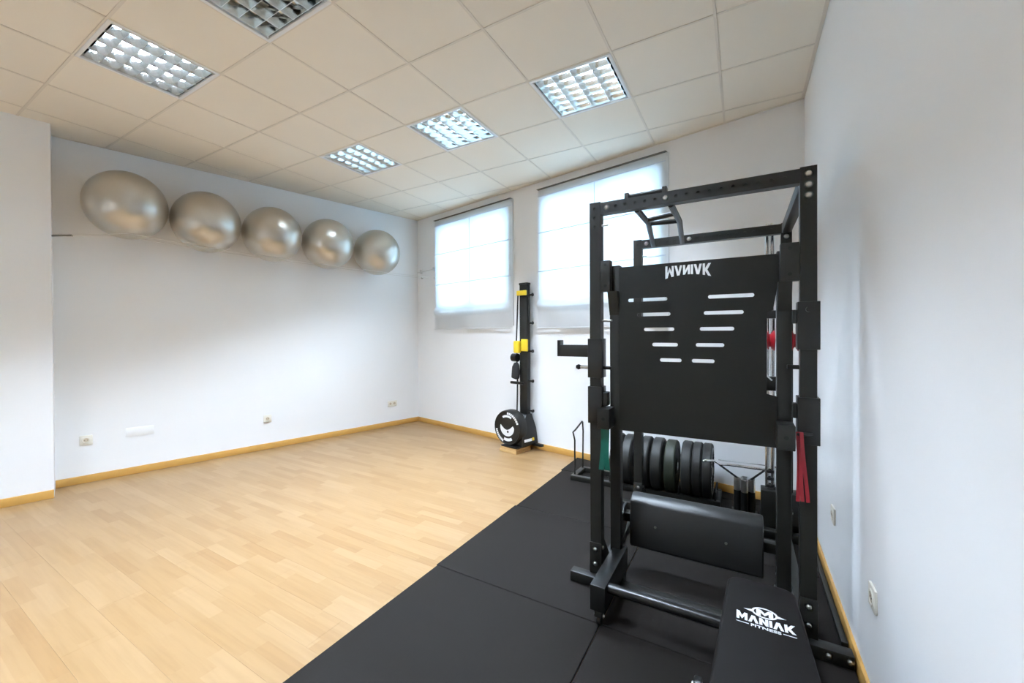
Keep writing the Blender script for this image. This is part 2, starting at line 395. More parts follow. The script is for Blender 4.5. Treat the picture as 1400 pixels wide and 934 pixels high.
# ------------------------------------------------------------------ rubber floor mats
MT = 0.010
mat_rows = [(-2.76, -1.76), (-1.76, -0.76), (-0.76, 0.24), (0.24, 1.24), (1.24, 1.75)]
mat_lab = [['black rubber mat tile behind the bench towards the room', 'black rubber mat tile under the near end of the bench'],
           ['black rubber mat tile at the lower edge beside the wood floor', 'black rubber mat tile beneath the logo bench'],
           ['black rubber mat tile left of the rack between wood floor and post', 'black rubber mat tile under the front of the rack'],
           ['black rubber mat tile between the wood floor and the rear rack post', 'black rubber mat tile under the rear of the rack'],
           ['cut black mat strip by the wall under the wire loop handle', 'cut black mat strip against the wall behind the weight plates']]
for k, (y0, y1) in enumerate(mat_rows):
    for q, (x0, x1) in enumerate(((-1.45, -0.45), (-0.45, XR - .016))):
        dx = (0.0, 0.004, -0.004, 0.006, -0.012)[k]
        poly = clip([(x0 + .002 + (dx if q == 0 else 0), y0 + .002), (x1 - .002, y0 + .002), (x1 - .002, y1 - .002), (x0 + .002 + (dx if q == 0 else 0), y1 - .002)], room_planes(0.018))
        if poly and area(poly) > 0.01:
            m = MB(); m.prism(poly, 0.0, MT); cx = sum(p[0] for p in poly) / len(poly); cy_ = sum(p[1] for p in poly) / len(poly)
            whole(m, 'rubber_mat', 'rubber_mat', (cx, cy_, 0), mat_lab[k][q], 'mat', 'rubber mat tiles', bevel=0.003, seg=1)
Z0 = MT
whole(MB().box(0.508, 0.533, -0.36, 0.61, Z0, Z0 + 0.025), 'edge_strip', 'black_steel', (0.52, 0.4, Z0), 'thin black strip on the mat along the right baseboard', 'bar', bevel=0.003)  # low black strip at the mat edge beside the baseboard

# ------------------------------------------------------------------ recessed ceiling lights
def make_light(state):
    root = thing('ceiling_light', (0, 0, H), '', 'ceiling light', 'recessed louvre lights')
    o0 = V((0, 0, H))
    fr = MB(); a, b = 0.2975, 0.275
    for q in (fr,):
        q.box(-a, a, -a, -b, H - .003, H + .012).box(-a, a, b, a, H - .003, H + .012).box(-a, -b, -b, b, H - .003, H + .012).box(b, a, -b, b, H - .003, H + .012)
    fr.build('frame', 'lamp_frame', root, bevel=0.002)
    hs = MB(); t = 0.004
    hs.box(-b - t, b + t, -b - t, b + t, H + .115, H + .12)
    hs.box(-b - t, -b, -b, b, H + .012, H + .115).box(b, b + t, -b, b, H + .012, H + .115).box(-b, b, -b - t, -b, H + .012, H + .115).box(-b, b, b, b + t, H + .012, H + .115)
    hs.build('housing', 'louver_metal', root, smooth=False)
    cells = 4; pitch = 2 * b / cells
    for i in range(cells):
        x = -b + pitch * (i + .5)
        tb = MB().cyl((x, -b + .012, H + .092), (x, b - .012, H + .092), 0.013, n=12).build('lamp_tube', {'lit': 'tube_lit', 'off': 'tube_off', 'dim': 'tube_dim'}[state], root)
    for i in range(cells + 1):
        x = -b + pitch * i; x = min(max(x, -b + .0155), b - .0155)
        MB().prism([(x - .0012, H + .002), (x + .0012, H + .002), (x + .015, H + .066), (x - .015, H + .066)], -b, b, Frame((0, 0, 0), (1, 0, 0), (0, 0, 1), (0, 1, 0))).build('louver_spine', 'louver_metal', root, smooth=False)
    nb = 6; p2 = 2 * b / nb
    for i in range(nb + 1):
        y = -b + p2 * i; y = min(max(y, -b + .0125), b - .0125)
        MB().prism([(y - .0010, H + .003), (y + .0010, H + .003), (y + .012, H + .058), (y - .012, H + .058)], -b + .002, b - .002, Frame((0, 0, 0), (0, 1, 0), (0, 0, 1), (1, 0, 0))).build('louver_blade', 'louver_metal', root, smooth=False)
    return root
LLAB = {(2, 0): 'square louvre ceiling light of the far row, nearest the rack and right wall', (4, 0): 'square louvre ceiling light in the middle of the far row of three', (6, 0): 'lit square louvre ceiling light of the far row, nearest the ball wall',
        (6, -3): 'long-looking lit louvre ceiling light nearest the left edge', (4, -3): 'unlit louvre ceiling light cut off by the top edge', (2, -3): 'lit louvre ceiling light above the bench out of view',
        (2, -6): 'added unseen louvre ceiling light, unlit, behind the camera at the right', (4, -6): 'added unseen louvre ceiling light, lit, behind the camera in the middle', (6, -6): 'added unseen louvre ceiling light, lit, behind the camera at the left'}
proto = {}
for key, st in LIGHTS.items():
    if st not in proto: o = proto[st] = make_light(st)
    else: o = copy_tree(proto[st])
    o.location = (-0.6 * key[0] + 0.3, 0.6 * key[1] + 0.3, H); o['label'] = LLAB[key]

# ------------------------------------------------------------------ roman blinds
for i, (s0, s1, z0, z1) in enumerate(((0.470, 2.018, 1.475, 3.125), (2.437, 3.968, 1.465, 3.125))):
    lab = 'white roman blind glowing with daylight, nearest the room corner' if i == 0 else 'white roman blind glowing with daylight, partly hidden by the rack'
    root = thing('roman_blind', BACK.p((s0 + s1) / 2, 0.03, z0), lab, 'blind', 'roman blinds')
    # fabric: a sheet with slight ripples, folded at the bottom
    nx, nz = 40, 66; mb = MB(); vs = []; n0 = 0.026
    seams = (3.04, 2.605, 2.145)
    for k in range(nz + 1):
        z = z1 - .02 - (z1 - .02 - z0) * k / nz
        for q in range(nx + 1):
            s = s0 + (s1 - s0) * q / nx; u = q / nx
            low = max(0, 1 - (z - z0) / 0.42)
            d = 0.004 * math.sin(7 * u + 3 * z + i) + low * 0.010 * math.sin(11 * u + 2.3 * i + 9 * z) + 0.006 * low * math.sin(27 * u + 5 * z)
            zz = z + low * 0.012 * math.sin(8 * u + i * 2)
            if 1.68 < z < 1.80: d += 0.035 * math.sin((z - 1.68) / 0.12 * math.pi)
            vs.append(BACK.p(s, n0 + d, zz))
    fs = [(k * (nx + 1) + q, k * (nx + 1) + q + 1, (k + 1) * (nx + 1) + q + 1, (k + 1) * (nx + 1) + q) for k in range(nz) for q in range(nx)]
    mb.add(vs, fs); mb.build('fabric', 'blind_fabric', root)
    MB().box(s0, s1, 0.003, 0.020, z1 - .030, z1, BACK).build('head_rail', 'white_frame', root, bevel=0.002)
    MB().box(s0, s1, 0.003, 0.050, z1 + .001, z1 + .006, BACK).build('rail_top', 'dark_gap', root)  # dark strip in place of the shaded gap above the head rail
    for zs in seams: MB().cyl(BACK.p(s0 + .01, n0 + .010, zs), BACK.p(s1 - .01, n0 + .010, zs), 0.005, n=8).build('dowel', 'dowel_white', root)
    MB().cyl(BACK.p(s0 + .01, n0 + .022, z0 + .004), BACK.p(s1 - .01, n0 + .022, z0 + .004), 0.008, n=8).build('hem_bar', 'blind_fabric', root)
    MB().box((s0 + s1) / 2 - .003, (s0 + s1) / 2 + .003, n0 + .007, n0 + .0095, z0 + .36, z1 - .09, BACK).build('seam', 'dowel_white', root)
    MB().box(s1 + .004, s1 + .016, 0.001, 0.016, z0 + .03, z1, BACK).build('side_channel', 'white_frame', root, bevel=0.002)

# ------------------------------------------------------------------ silver balls and their wires
RB = 0.312
balls = [(3.515, 2.630), (2.886, 2.590), (2.246, 2.570), (1.593, 2.560), (0.900, 2.548)]
blab = ['big silver exercise ball nearest the camera, at the left end of the row', 'silver exercise ball, second from the left in the row on the wall', 'silver exercise ball in the middle of the row on the wall',
        'silver exercise ball, second from the corner on the wall', 'silver exercise ball nearest the room corner, at the right end of the row']
def ball_mesh():
    mb = MB(); n, m = 64, 32; vs = []
    for k in range(1, m):
        th = math.pi * k / m
        rr = RB * (1 - 0.0025 * (abs(math.sin(th * 9)) ** 8 if 0.25 < k / m < 0.75 else 0))
        for q in range(n): vs.append((rr * math.sin(th) * math.cos(2 * math.pi * q / n), rr * math.sin(th) * math.sin(2 * math.pi * q / n), rr * math.cos(th)))
    vs += [(0, 0, RB), (0, 0, -RB)]; a, b = len(vs) - 2, len(vs) - 1
    fs = [(k * n + q, k * n + (q + 1) % n, (k + 1) * n + (q + 1) % n, (k + 1) * n + q) for k in range(m - 2) for q in range(n)]
    fs += [(a, (q + 1) % n, q) for q in range(n)] + [(b, (m - 2) * n + q, (m - 2) * n + (q + 1) % n) for q in range(n)]
    return MB().add(vs, fs).mesh('exercise_ball')
bme = ball_mesh(); plug = MB().lathe([(0.0, 0.004), (0.012, 0.004), (0.016, 0.0), (0.016, -0.006), (0.0, -0.006)], (0, 0, 0), (0, 0, 1), 16, closed=False).mesh('valve_plug')
for (s, z), lb in zip(balls, blab):
    p = LEFT.p(s, RB + 0.003, z)
    o = link('exercise_ball', bme, 'ball_silver', loc=p); tag(o, lb, 'exercise ball', 'exercise balls on the wall wires')
    v = link('valve_plug', plug, 'white_frame', o); v.location = V((-0.15, 0.22, -0.16)).normalized() * RB
    v.rotation_euler = V((-0.15, 0.22, -0.16)).to_track_quat('Z', 'Y').to_euler()
for nn, lb in ((0.13, 'thin steel wire close to the wall carrying the silver balls'), (0.45, 'thin steel wire under the silver balls on their room side')):
    root = thing('ball_wire', LEFT.p(0, nn, 2.36), lb, 'wire', 'ball wires')
    za = 2.395; rw_ = 0.0026
    drop = math.sqrt((RB + rw_) ** 2 - (nn - RB - .003) ** 2) + .002; zw = balls[-1][1] - drop
    e1 = LEFT.p(PS - .002, min(nn, PN - .03), balls[0][1] - drop - .075)
    pts = [LEFT.p(0.01 if nn < .3 else 0.11, nn, zw)] + [LEFT.p(s_, nn, z_ - drop) for s_, z_ in balls[::-1]] + [e1]
    MB().path(pts, rw_, 6).build('wire', 'zinc', root)
    d = (pts[-2] - e1).normalized()
    MB().cyl(e1, e1 + d * 0.13, 0.007, n=8).build('turnbuckle', 'pin_grey', root)
    MB().cyl(BACK.p(nn + .0, 0.001, zw), BACK.p(nn + .0, 0.03, zw), 0.011, n=10).build('anchor', 'zinc', root)
br = thing('wire_bracket', BACK.p(0.22, 0.02, 2.385), 'slim metal bracket bar between the corner and the left blind', 'bracket')
MB().cyl(BACK.p(0.03, 0.03, 2.385), BACK.p(0.44, 0.03, 2.398), 0.006, n=8).build('bar', 'zinc', br)
MB().box(0.10, 0.125, 0.001, 0.035, 2.365, 2.425, BACK).build('mount', 'zinc', br, bevel=0.002)
MB().box(0.425, 0.44, 0.001, 0.035, 2.385, 2.43, BACK).build('mount', 'zinc', br, bevel=0.002)

# ------------------------------------------------------------------ wall sockets
def socket(frame_pt, F, label, gang=1, w=0.082):
    root = thing('wall_socket', frame_pt, label, 'socket', 'wall sockets')
    W2 = (w + 0.071 * (gang - 1)) / 2
    Fo = Frame(frame_pt, F.ax, F.ay, F.az)
    MB().box(-W2, W2, 0.0005, 0.010, -w / 2, w / 2, Fo).build('plate', 'socket_cream', root, bevel=0.003)
    for g in range(gang):
        a = (g - (gang - 1) / 2) * 0.071
        c = Fo.p(a, 0, 0)
        MB().lathe([(0.030, 0.010), (0.0285, 0.0125), (0.021, 0.0125), (0.020, 0.0105), (0.0, 0.0105)], c, F.ay, 24, closed=False).build('socket_ring', 'socket_cream', root)
        w_ = MB().lathe([(0.0205, 0.0108), (0.0, 0.0110)], c, F.ay, 24, closed=False).build('socket_well', 'socket_well', root)
        for q in (-1, 1): MB().cyl(c + F.ax * (0.0095 * q) + F.ay * 0.0108, c + F.ax * (0.0095 * q) + F.ay * 0.0118, 0.0032, n=10).build('pin_hole', 'socket_dark', w_)
def on_left(y, z):
    s = (LC.y - y) / -dL.y; return LEFT.p(s, 0, z)
socket(LEFT.p(3.80, 0, 0.405), LEFT, 'cream wall socket near the protruding wall, left end of the ball wall', 1, 0.09)
socket(LEFT.p(2.225, 0, 0.372), LEFT, 'cream wall socket at the middle of the ball wall', 1, 0.09)
socket(LEFT.p(0.485, 0, 0.342), LEFT, 'double cream wall socket nearest the room corner', 2, 0.085)
RIGHT = Frame((XR, 0, 0), (0, -1, 0), (-1, 0, 0))
socket(V((XR, 0.085, 0.435)), RIGHT, 'cream wall socket on the right wall just behind the rack post', 1, 0.085)
socket(V((XR, -0.692, 0.425)), RIGHT, 'cream wall socket on the right wall nearest the camera', 1, 0.085)
whole(MB().box(3.30, 3.52, 0.0005, 0.004, 0.38, 0.47, LEFT), 'cover_plate', 'wall_paint', LEFT.p(3.41, 0, 0.42), 'flat white blank cover plate low on the ball wall', 'cover plate', bevel=0.001)

# ------------------------------------------------------------------ power rack
RX0, RX1 = -0.597, 0.413; PT = 0.060; YF, YR = -0.45, 0.62; RH = 2.125
bolt_me = MB().lathe([(0.0, 0.009), (0.007, 0.0085), (0.011, 0.005), (0.012, 0.0), (0.017, 0.0), (0.017, -0.003), (0.0, -0.003)], (0, 0, 0), (0, 0, 1), 14, closed=False).mesh('bolt'); bolt_me.materials.append(MATS['zinc'])
def bolt(root, p, n, sc=1.0, name='bolt'):
    o = link(name, bolt_me, None, root, loc=p); o.rotation_euler = V(n).to_track_quat('Z', 'Y').to_euler(); o.scale = (sc,) * 3
    return o
def holed_face(mb, x0, x1, z0, z1, holes, yf, th=0.004):
    """front plate in the xz plane at y=yf with round holes"""
    lp = [[(x0, z0), (x1, z0), (x1, z1), (x0, z1)]] + [circle(hx, hz, 0.0090, 12) for hx, hz in holes]
    vs, fs = fill_mesh(lp, th)
    mb.add([(v.x, yf + th / 2 - v.z, v.y) for v in vs], fs)
rack = thing('power_rack', ((RX0 + RX1) / 2, (YF + YR) / 2, Z0), 'tall black steel power rack with four posts and pull-up handles', 'power rack')
inn = 0.004
for (x0, x1), yf in (((RX0, RX0 + PT), YF), ((RX1 - PT, RX1), YF), ((RX0, RX0 + PT), YR), ((RX1 - PT, RX1), YR)):
    mb = MB(); mb.box(x0, x1, yf + .028, yf + PT, 0.06, RH).box(x0, x0 + .004, yf + inn, yf + .028, 0.06, RH).box(x1 - .004, x1, yf + inn, yf + .028, 0.06, RH).box(x0 + .004, x1 - .004, yf + inn, yf + .028, RH - .004, RH)
    hs = [] if x1 == RX1 else [((x0 + x1) / 2, RH - 0.035 - 0.05 * k) for k in range(3)]
    holed_face(mb, x0, x1, 0.06, RH, hs, yf)
    mb.build('post', 'black_steel', rack, org=world_of(rack), smooth=False)
# crossbeams front and rear, with holes
for yf, zt in ((YF + .004, RH - .004), (YR + .004, RH - .004)):
    mb = MB(); x0, x1 = RX0 + PT, RX1 - PT; z1 = zt; z0 = zt - .062
    mb.box(x0, x1, yf + .025, yf + PT - .008, z0, z1).box(x0, x1, yf + inn, yf + .025, z1 - .004, z1).box(x0, x1, yf + inn, yf + .025, z0, z0 + .004)
    hs = [(x0 + 0.035 + 0.05 * k, (z0 + z1) / 2) for k in range(17)]
    bolts_at = [0, 6] if yf < 0 else [0, 6]
    holed_face(mb, x0, x1, z0, z1, [h for k, h in enumerate(hs) if k not in bolts_at], yf)
    mb.build('crossbeam', 'black_steel', rack, smooth=False)
    for k in bolts_at: bolt(rack, (hs[k][0], yf, hs[k][1]), (0, -1, 0), 0.95)
# right top side beam
MB().box(RX1 - PT + .004, RX1 - .004, YF + PT, YR, RH - .068, RH - .010).build('side_beam', 'black_steel', rack, bevel=0.004)
for k in range(3): bolt(rack, (RX1 - PT / 2, YF, RH - 0.032 - 0.047 * k), (0, -1, 0), 1.0)
bolt(rack, (RX1 - PT + .004, YF + PT + .05, RH - .04), (-1, 0, 0), 0.8); bolt(rack, (RX1 - PT / 2, YR, RH - .09), (0, -1, 0), 0.9)
# base tubes on the floor
BX0, BX1 = -0.700, 0.530
for yf in (YF - .05, YR + .0):
    MB().box(BX0, BX1, yf, yf + .06, Z0, Z0 + .055).build('base_tube', 'black_steel', rack, bevel=0.004)
# foot gussets with bolts
for x0 in (RX0, RX1 - PT):
    for yf in (YF, YR):
        MB().box(x0 - .003, x0 + PT + .003, yf - .006, yf, 0.05, 0.235).build('foot_plate', 'black_steel', rack, bevel=0.002)
        for zz in (0.12, 0.20): bolt(rack, (x0 + PT / 2, yf - .006, zz), (0, -1, 0), 0.95)
        F = Frame((x0 + PT, yf, 0), (0, 1, 0), (0, 0, 1), (1, 0, 0))
        MB().prism([(0.06, 0.06), (0.20, 0.06), (0.06, 0.24)], -0.006, 0.0, F).build('gusset', 'black_steel', rack)
        bolt(rack, (x0 + PT, yf + .10, 0.09), (1, 0, 0), 0.8); bolt(rack, (x0 + PT, yf + .03, 0.20), (1, 0, 0), 0.8)
for xx in (0.445, 0.515): bolt(rack, (xx, YF - .05, Z0 + .03), (0, -1, 0), 0.9)
# pull-up handle set between the crossbeams
zP = RH - .060
MB().path([(-.352, YF + .05, zP), (-.352, -.09, zP), (-.450, YR + .005, zP)], 0.016, 10).build('pull_up_rail', 'black_steel', rack)
MB().path([(-.182, YF + .05, zP), (-.186, -.03, zP), (-.248, YR + .005, zP)], 0.016, 10).build('pull_up_rail', 'black_steel', rack)
for a, b in (((-.34, -.16, zP), (-.186, -.215, zP)), ((-.352, -.065, zP), (-.188, -.04, zP))): MB().cyl(a, b, 0.0135, n=10).build('pull_up_grip', 'black_steel', rack)
MB().cyl((-.41, YF + .07, RH + .024), (-.205, YF + .07, RH + .024), 0.0125, n=10).build('pull_up_grip', 'black_steel', rack)
for x in (-.405, -.212): MB().box(x - .012, x + .012, YF + .04, YF + .09, RH - .015, RH + .038).build('grip_bracket', 'black_steel', rack, bevel=0.004)
# spring pins near the top left
for p in ((RX0 + PT, YF + .03, RH - .125), (RX0 + PT, YR + .03, RH - .125)): MB().cyl(p, (p[0] + .035, p[1], p[2]), 0.006, n=8).build('pin', 'zinc', rack)
# rear bracing hardware
MB().box(RX0 + .006, RX0 + PT - .006, YF + PT, YR, Z0, Z0 + .05).build('side_base', 'black_steel', rack, bevel=0.004)
MB().box(RX1 - PT + .006, RX1 - .006, YF + PT, YR, Z0, Z0 + .05).build('side_base', 'black_steel', rack, bevel=0.004)

# sleeves: j-hook and spotter holders on the front posts
def sleeve(name, x0, z0, z1, label, cat, arm=None, org=None):
    r = thing(name, (x0 + PT / 2, YF + .03, z0), label, cat)
    e = 0.010
    MB().box(x0 - e, x0 + PT + e, YF - e, YF - .0005, z0, z1).box(x0 - e, x0 - .0005, YF - .0005, YF + PT + e, z0, z1).box(x0 + PT + .0005, x0 + PT + e, YF - .0005, YF + PT + e, z0, z1).box(x0 - e, x0 + PT + e, YF + PT + .0005, YF + PT + e, z0, z1).build('sleeve', 'black_gloss', r, bevel=0.002)
    return r
jh = sleeve('j_hook', RX0, 1.154, 1.371, 'black J-hook with an arm sticking out of the left rack post', 'rack hook')
MB().box(-.775, RX0 - .010, YF - .005, YF + .055, 1.268, 1.335).build('arm', 'black_steel', jh, bevel=0.003)
MB().box(-.792, -.775, YF - .005, YF + .055, 1.268, 1.362).build('lip', 'black_steel', jh, bevel=0.003)
MB().cyl((RX0 - .010, YF + .025, 1.209), (RX0 - .065, YF + .025, 1.209), 0.010, n=10).build('pin', 'zinc', jh)
mbk = MB(); mbk.lathe([(0.0, -.016), (0.010, -.013), (0.016, 0), (0.010, .013), (0.0, .016)], (RX0 - .075, YF + .025, 1.209), (1, 0, 0), 14, closed=False); mbk.build('pin_knob', 'black_gloss', jh)
sl = sleeve('spotter_sleeve', RX0, 0.901, 1.105, 'black safety sleeve low on the left rack post below the J-hook', 'rack sleeve')
MB().box(RX0 + PT + .010, RX0 + PT + .035, YF + .0, YF + .06, 1.00, 1.075).build('bracket', 'black_steel', sl, bevel=0.003)
s2 = sleeve('j_hook', RX1 - PT, 1.325, 1.535, 'black hook sleeve high on the right rack post beside the red pulley', 'rack hook')
MB().cyl((RX1 - PT / 2, YF - .010, 1.500), (RX1 - PT / 2, YF - .022, 1.500), 0.012, n=12).build('pin_knob', 'black_gloss', s2)
MB().box(RX1 - PT - .026, RX1 - PT - .010, YF + .0, YF + .045, 1.44, 1.50).build('arm', 'black_steel', s2, bevel=0.003)
s3 = sleeve('spotter_sleeve', RX1 - PT, 0.909, 1.115, 'black safety sleeve on the right rack post above the red bands', 'rack sleeve')
MB().box(RX1 - PT - .026, RX1 - PT - .010, YF + .0, YF + .045, 1.02, 1.085).build('bracket', 'black_steel', s3, bevel=0.003)
MB().cyl((RX1 - PT / 2 - .045, YF - .018, 0.955), (RX1 - PT / 2 + .012, YF - .018, 0.955), 0.009, n=10).build('pin', 'black_gloss', s3)
for x, z, lb in ((RX1 - PT - .045, 1.245, 'black steel pin bridging the right rack post and panel frame'), (RX0 + PT - .005, 1.470, 'grey steel pin high between left rack post and panel'), (RX0 + PT - .012, 1.209, 'black steel pin at J-hook height between left post and panel')):
    whole(MB().cyl((x, YF + .030, z), (x + .062, YF + .030, z), 0.010 if z != 1.47 else 0.006, n=10), 'locking_pin', 'black_gloss' if z != 1.47 else 'pin_grey', (x + .03, YF + .03, z), lb, 'pin', 'locking pins')

# ------------------------------------------------------------------ panel frame inside the rack
PY = -0.40
EX, FX = (-0.500, -0.444), (0.270, 0.326)
pf = thing('panel_frame', (-0.1, -0.5, Z0), 'black steel frame with a large slotted logo panel inside the rack', 'exercise frame')
px0, px1, pz0, pz1 = -0.446, 0.272, 0.868, 1.762
loops = [[(px0, pz0), (px1, pz0), (px1, 1.105), (0.232, 1.115), (0.232, 1.490), (0.256, 1.505), (px1 - .004, 1.58), (px1, 1.62), (px1, pz1), (px0, pz1)]]
def slot(x0, x1, z, h=0.018): return rrect(x0, x1, z - h / 2, z + h / 2, h / 2 - .0003, 5)
for xl0, xl1, xr0, xr1, z in ((-.398, -.199, -.011, .183, 1.578), (-.350, -.184, -.030, .140, 1.499), (-.316, -.166, -.048, .101, 1.420), (-.274, -.149, -.066, .059, 1.340), (-.236, -.132, -.084, .017, 1.260)):
    loops += [slot(xl0, xl1, z), slot(xr0, xr1, z)]
for lp in logo_loops('MANIAK', 0.212, 0.066): loops.append([(x - 0.103, 1.746 - y) for x, y in lp])
vs, fs = fill_mesh(loops, 0.005)
MB().add([(v.x, PY - .004 - v.z, v.y) for v in vs], fs).build('panel', 'panel_steel', pf, smooth=False)
for (x0, x1), sg in ((EX, 1), (FX, -1)):
    MB().box(x0, x1, PY, PY + .055, 0.13, 1.775).build('upright', 'black_steel', pf, bevel=0.004)
    # upper bracket reaching to the rack post, gusset below
    bx0, bx1 = (RX0 + PT + .001, -0.484) if sg == 1 else (0.281, RX1 - PT - .001)
    MB().box(bx0, bx1, YF + .0, PY - .0005 if sg == 1 else PY - .0005, 1.630, 1.800).build('upper_bracket', 'black_steel', pf, bevel=0.003)
    for zz in (1.66, 1.775):
        MB().cyl((((bx0 + bx1) / 2 + .012 * -sg * 0), YF - .0012, zz), ((bx0 + bx1) / 2, YF + .002, zz), 0.008, n=12).build('bolt_hole', 'hole_black', pf)
    F = Frame((x0 if sg == 1 else x0 + .004, 0, 0), (0, 1, 0), (0, 0, 1), (1, 0, 0))
    MB().prism([(YF + .004, 1.630), (PY - .0005, 1.630), (PY - .0005, 1.50)], 0.0, 0.052, F).build('gusset', 'black_steel', pf)
    # lower stub pointing forward
    q0, q1 = (-0.538, -0.474) if sg == 1 else (0.266, 0.332)
    MB().box(q0, q1, -0.51, PY - .001, 0.885, 0.995).build('lower_stub', 'black_steel', pf, bevel=0.004)
    MB().cyl(((q0 + q1) / 2, -0.5115, 0.94), ((q0 + q1) / 2, -0.505, 0.94), 0.009, n=12).build('bolt_hole', 'hole_black', pf)
    # floor leg: tube running towards the camera with a caster
    f0, f1 = (-0.490, -0.418) if sg == 1 else (0.262, 0.334)
    MB().box(f0, f1, -0.79, PY + .055, 0.085, 0.205).build('foot_tube', 'black_gloss', pf, bevel=0.003)
    cxm = (f0 + f1) / 2
    cs_ = MB().box(cxm - .018, cxm + .018, -0.780, -0.735, 0.050, 0.085).build('caster_fork', 'black_steel', pf, bevel=0.002)
    MB().lathe([(0.0, -.012), (0.018, -.012), (0.022, -.008), (0.022, .008), (0.018, .012), (0.0, .012)], (cxm, -0.757, Z0 + .022), (1, 0, 0), 20, closed=False).build('caster_wheel', 'black_gloss', pf)
    for q in (-1, 1): bolt(pf, (cxm + .020 * q, -0.757, 0.052), (q, 0, 0), 0.6)
    MB().box(cxm - .028, cxm + .028, PY - .02, PY + .055, Z0, 0.085).build('rear_foot', 'black_steel', pf, bevel=0.003)
MB().cyl((-0.418, -0.725, 0.175), (0.262, -0.725, 0.175), 0.024, n=18).build('cross_tube', 'black_gloss', pf)
# low padded block carried by the frame
pad = thing('padded_block', (-0.1, -0.2, 0.16), 'long black padded block slung low between the frame uprights', 'pad')
prof = [(-0.245, 0.172), (-0.235, 0.410), (-0.222, 0.428), (-0.16, 0.452), (-0.13, 0.445), (-0.118, 0.425), (-0.125, 0.165), (-0.14, 0.155), (-0.232, 0.158)]
MB().prism(prof, -0.432, 0.226, Frame((0, 0, 0), (0, 1, 0), (0, 0, 1), (1, 0, 0))).build('cushion', 'pad_black', pad, bevel=0.012, seg=3)
for x in (-0.29, 0.06): MB().cyl((x, -0.238, 0.30), (x, -0.2435, 0.30), 0.007, n=10).build('button', 'pin_grey', pad)
for x0, x1 in ((-0.475, -0.430), (0.224, 0.290)): MB().box(x0, x1, -0.20, -0.15, 0.28, 0.33).build('support_arm', 'black_steel', pad, bevel=0.003)
for x in (-0.475, 0.285):
    MB().prism([(-0.345, 0.20), (-0.345, 0.27), (-0.20, 0.37), (-0.14, 0.37), (-0.14, 0.25), (-0.22, 0.2)], x - .006, x + .006, Frame((0, 0, 0), (0, 1, 0), (0, 0, 1), (1, 0, 0))).build('side_plate', 'black_gloss', pad)
    bolt(pad, (x + (.006 if x < 0 else -.006), -0.30, 0.235), (1 if x < 0 else -1, 0, 0), 0.8)

# resistance bands hung on the lower stubs
def band(name, mat, cx, y, ztop, zbot, width, label, strands, sway=0.0):
    r = thing(name, (cx, y, zbot), label, 'resistance band')
    for k in range(strands):
        x = cx + (k - (strands - 1) / 2) * width
        pts = []; n = 16; w = width * 0.52
        for i in range(n + 1):
            t = i / n; z = ztop + (zbot - ztop) * t; xx = cx + (x - cx) * (0.55 + 0.6 * t) + 0.003 * math.sin(4 * t + 2 * k) + 0.010 * t * sway; yy = y + 0.004 * math.sin(5 * t + 2 * k)
            pts.append((xx, yy, z))
        mb = MB()
        vs = []; fs = []
        for (xx, yy, z) in pts: vs += [(xx - w, yy - .0025, z), (xx + w, yy - .0025 + .003, z), (xx + w, yy + .0025 + .003, z), (xx - w, yy + .0025, z)]
        for i in range(n):
            for q in range(4): fs.append((i * 4 + q, i * 4 + (q + 1) % 4, i * 4 + 4 + (q + 1) % 4, i * 4 + 4 + q))
        fs += [(0, 1, 2, 3), (4 * n + 3, 4 * n + 2, 4 * n + 1, 4 * n)]
        mb.add(vs, fs); mb.build('strand', mat, r)
    return r
band('resistance_band', 'green_band', -0.507, -0.480, 0.884, 0.658, 0.026, 'green elastic band hanging on the left side of the rack', 2)
band('resistance_band', 'red_band', 0.350, -0.474, 0.965, 0.662, 0.0135, 'red elastic bands hanging on the right side of the rack', 3, 1.0)

# ------------------------------------------------------------------ cable tower behind the rack
ct = thing('cable_tower', (0.33, 0.78, Z0), 'cable pulley tower with chrome guide rods behind the rack panel', 'cable machine')
for x in (0.283, 0.315): MB().cyl((x, 0.78, 0.30), (x, 0.78, 2.165), 0.0135, n=12).build('guide_rod', 'chrome', ct)
MB().box(0.25, 0.47, 0.75, 0.81, 1.50, 1.555).build('carriage_bar', 'black_steel', ct, bevel=0.003)
MB().box(0.255, 0.345, 0.745, 0.815, 0.995, 1.09).build('carriage_block', 'black_steel', ct, bevel=0.003)
for x, wd in ((0.296, 0.028), (0.436, 0.022)):
    MB().lathe([(0.0, -wd), (0.068, -wd), (0.070, -wd + .006), (0.045, -.004), (0.045, .004), (0.070, wd - .006), (0.068, wd), (0.0, wd)], (x, 0.72, 1.345), (1, 0, 0), 28, closed=False).build('pulley', 'red_pulley', ct)
MB().cyl((0.25, 0.72, 1.345), (0.47, 0.72, 1.345), 0.009, n=10).build('axle', 'zinc', ct)
MB().box(0.365, 0.395, 0.70, 0.80, 1.28, 1.50).build('pulley_bracket', 'black_steel', ct, bevel=0.003)
MB().path([(0.272, 0.655, 1.40), (0.272, 0.655, 1.12), (0.282, 0.66, 1.10), (0.305, 0.66, 1.075)], 0.005, 8).build('cable', 'white_frame', ct)
MB().box(0.245, 0.46, 0.72, 0.84, Z0, 0.30).build('base_stack', 'black_steel', ct, bevel=0.004)
for k in range(3): MB().lathe([(0.020, 0), (0.026, 0), (0.026, .018), (0.020, .018)], (0.299, 0.78, 0.315 + .05 * k), (0, 0, 1), 16).build('stop_collar', 'black_gloss', ct)
MB().box(0.395, 0.43, 0.76, 0.80, 0.30, 1.50).build('mast', 'black_steel', ct, bevel=0.003)

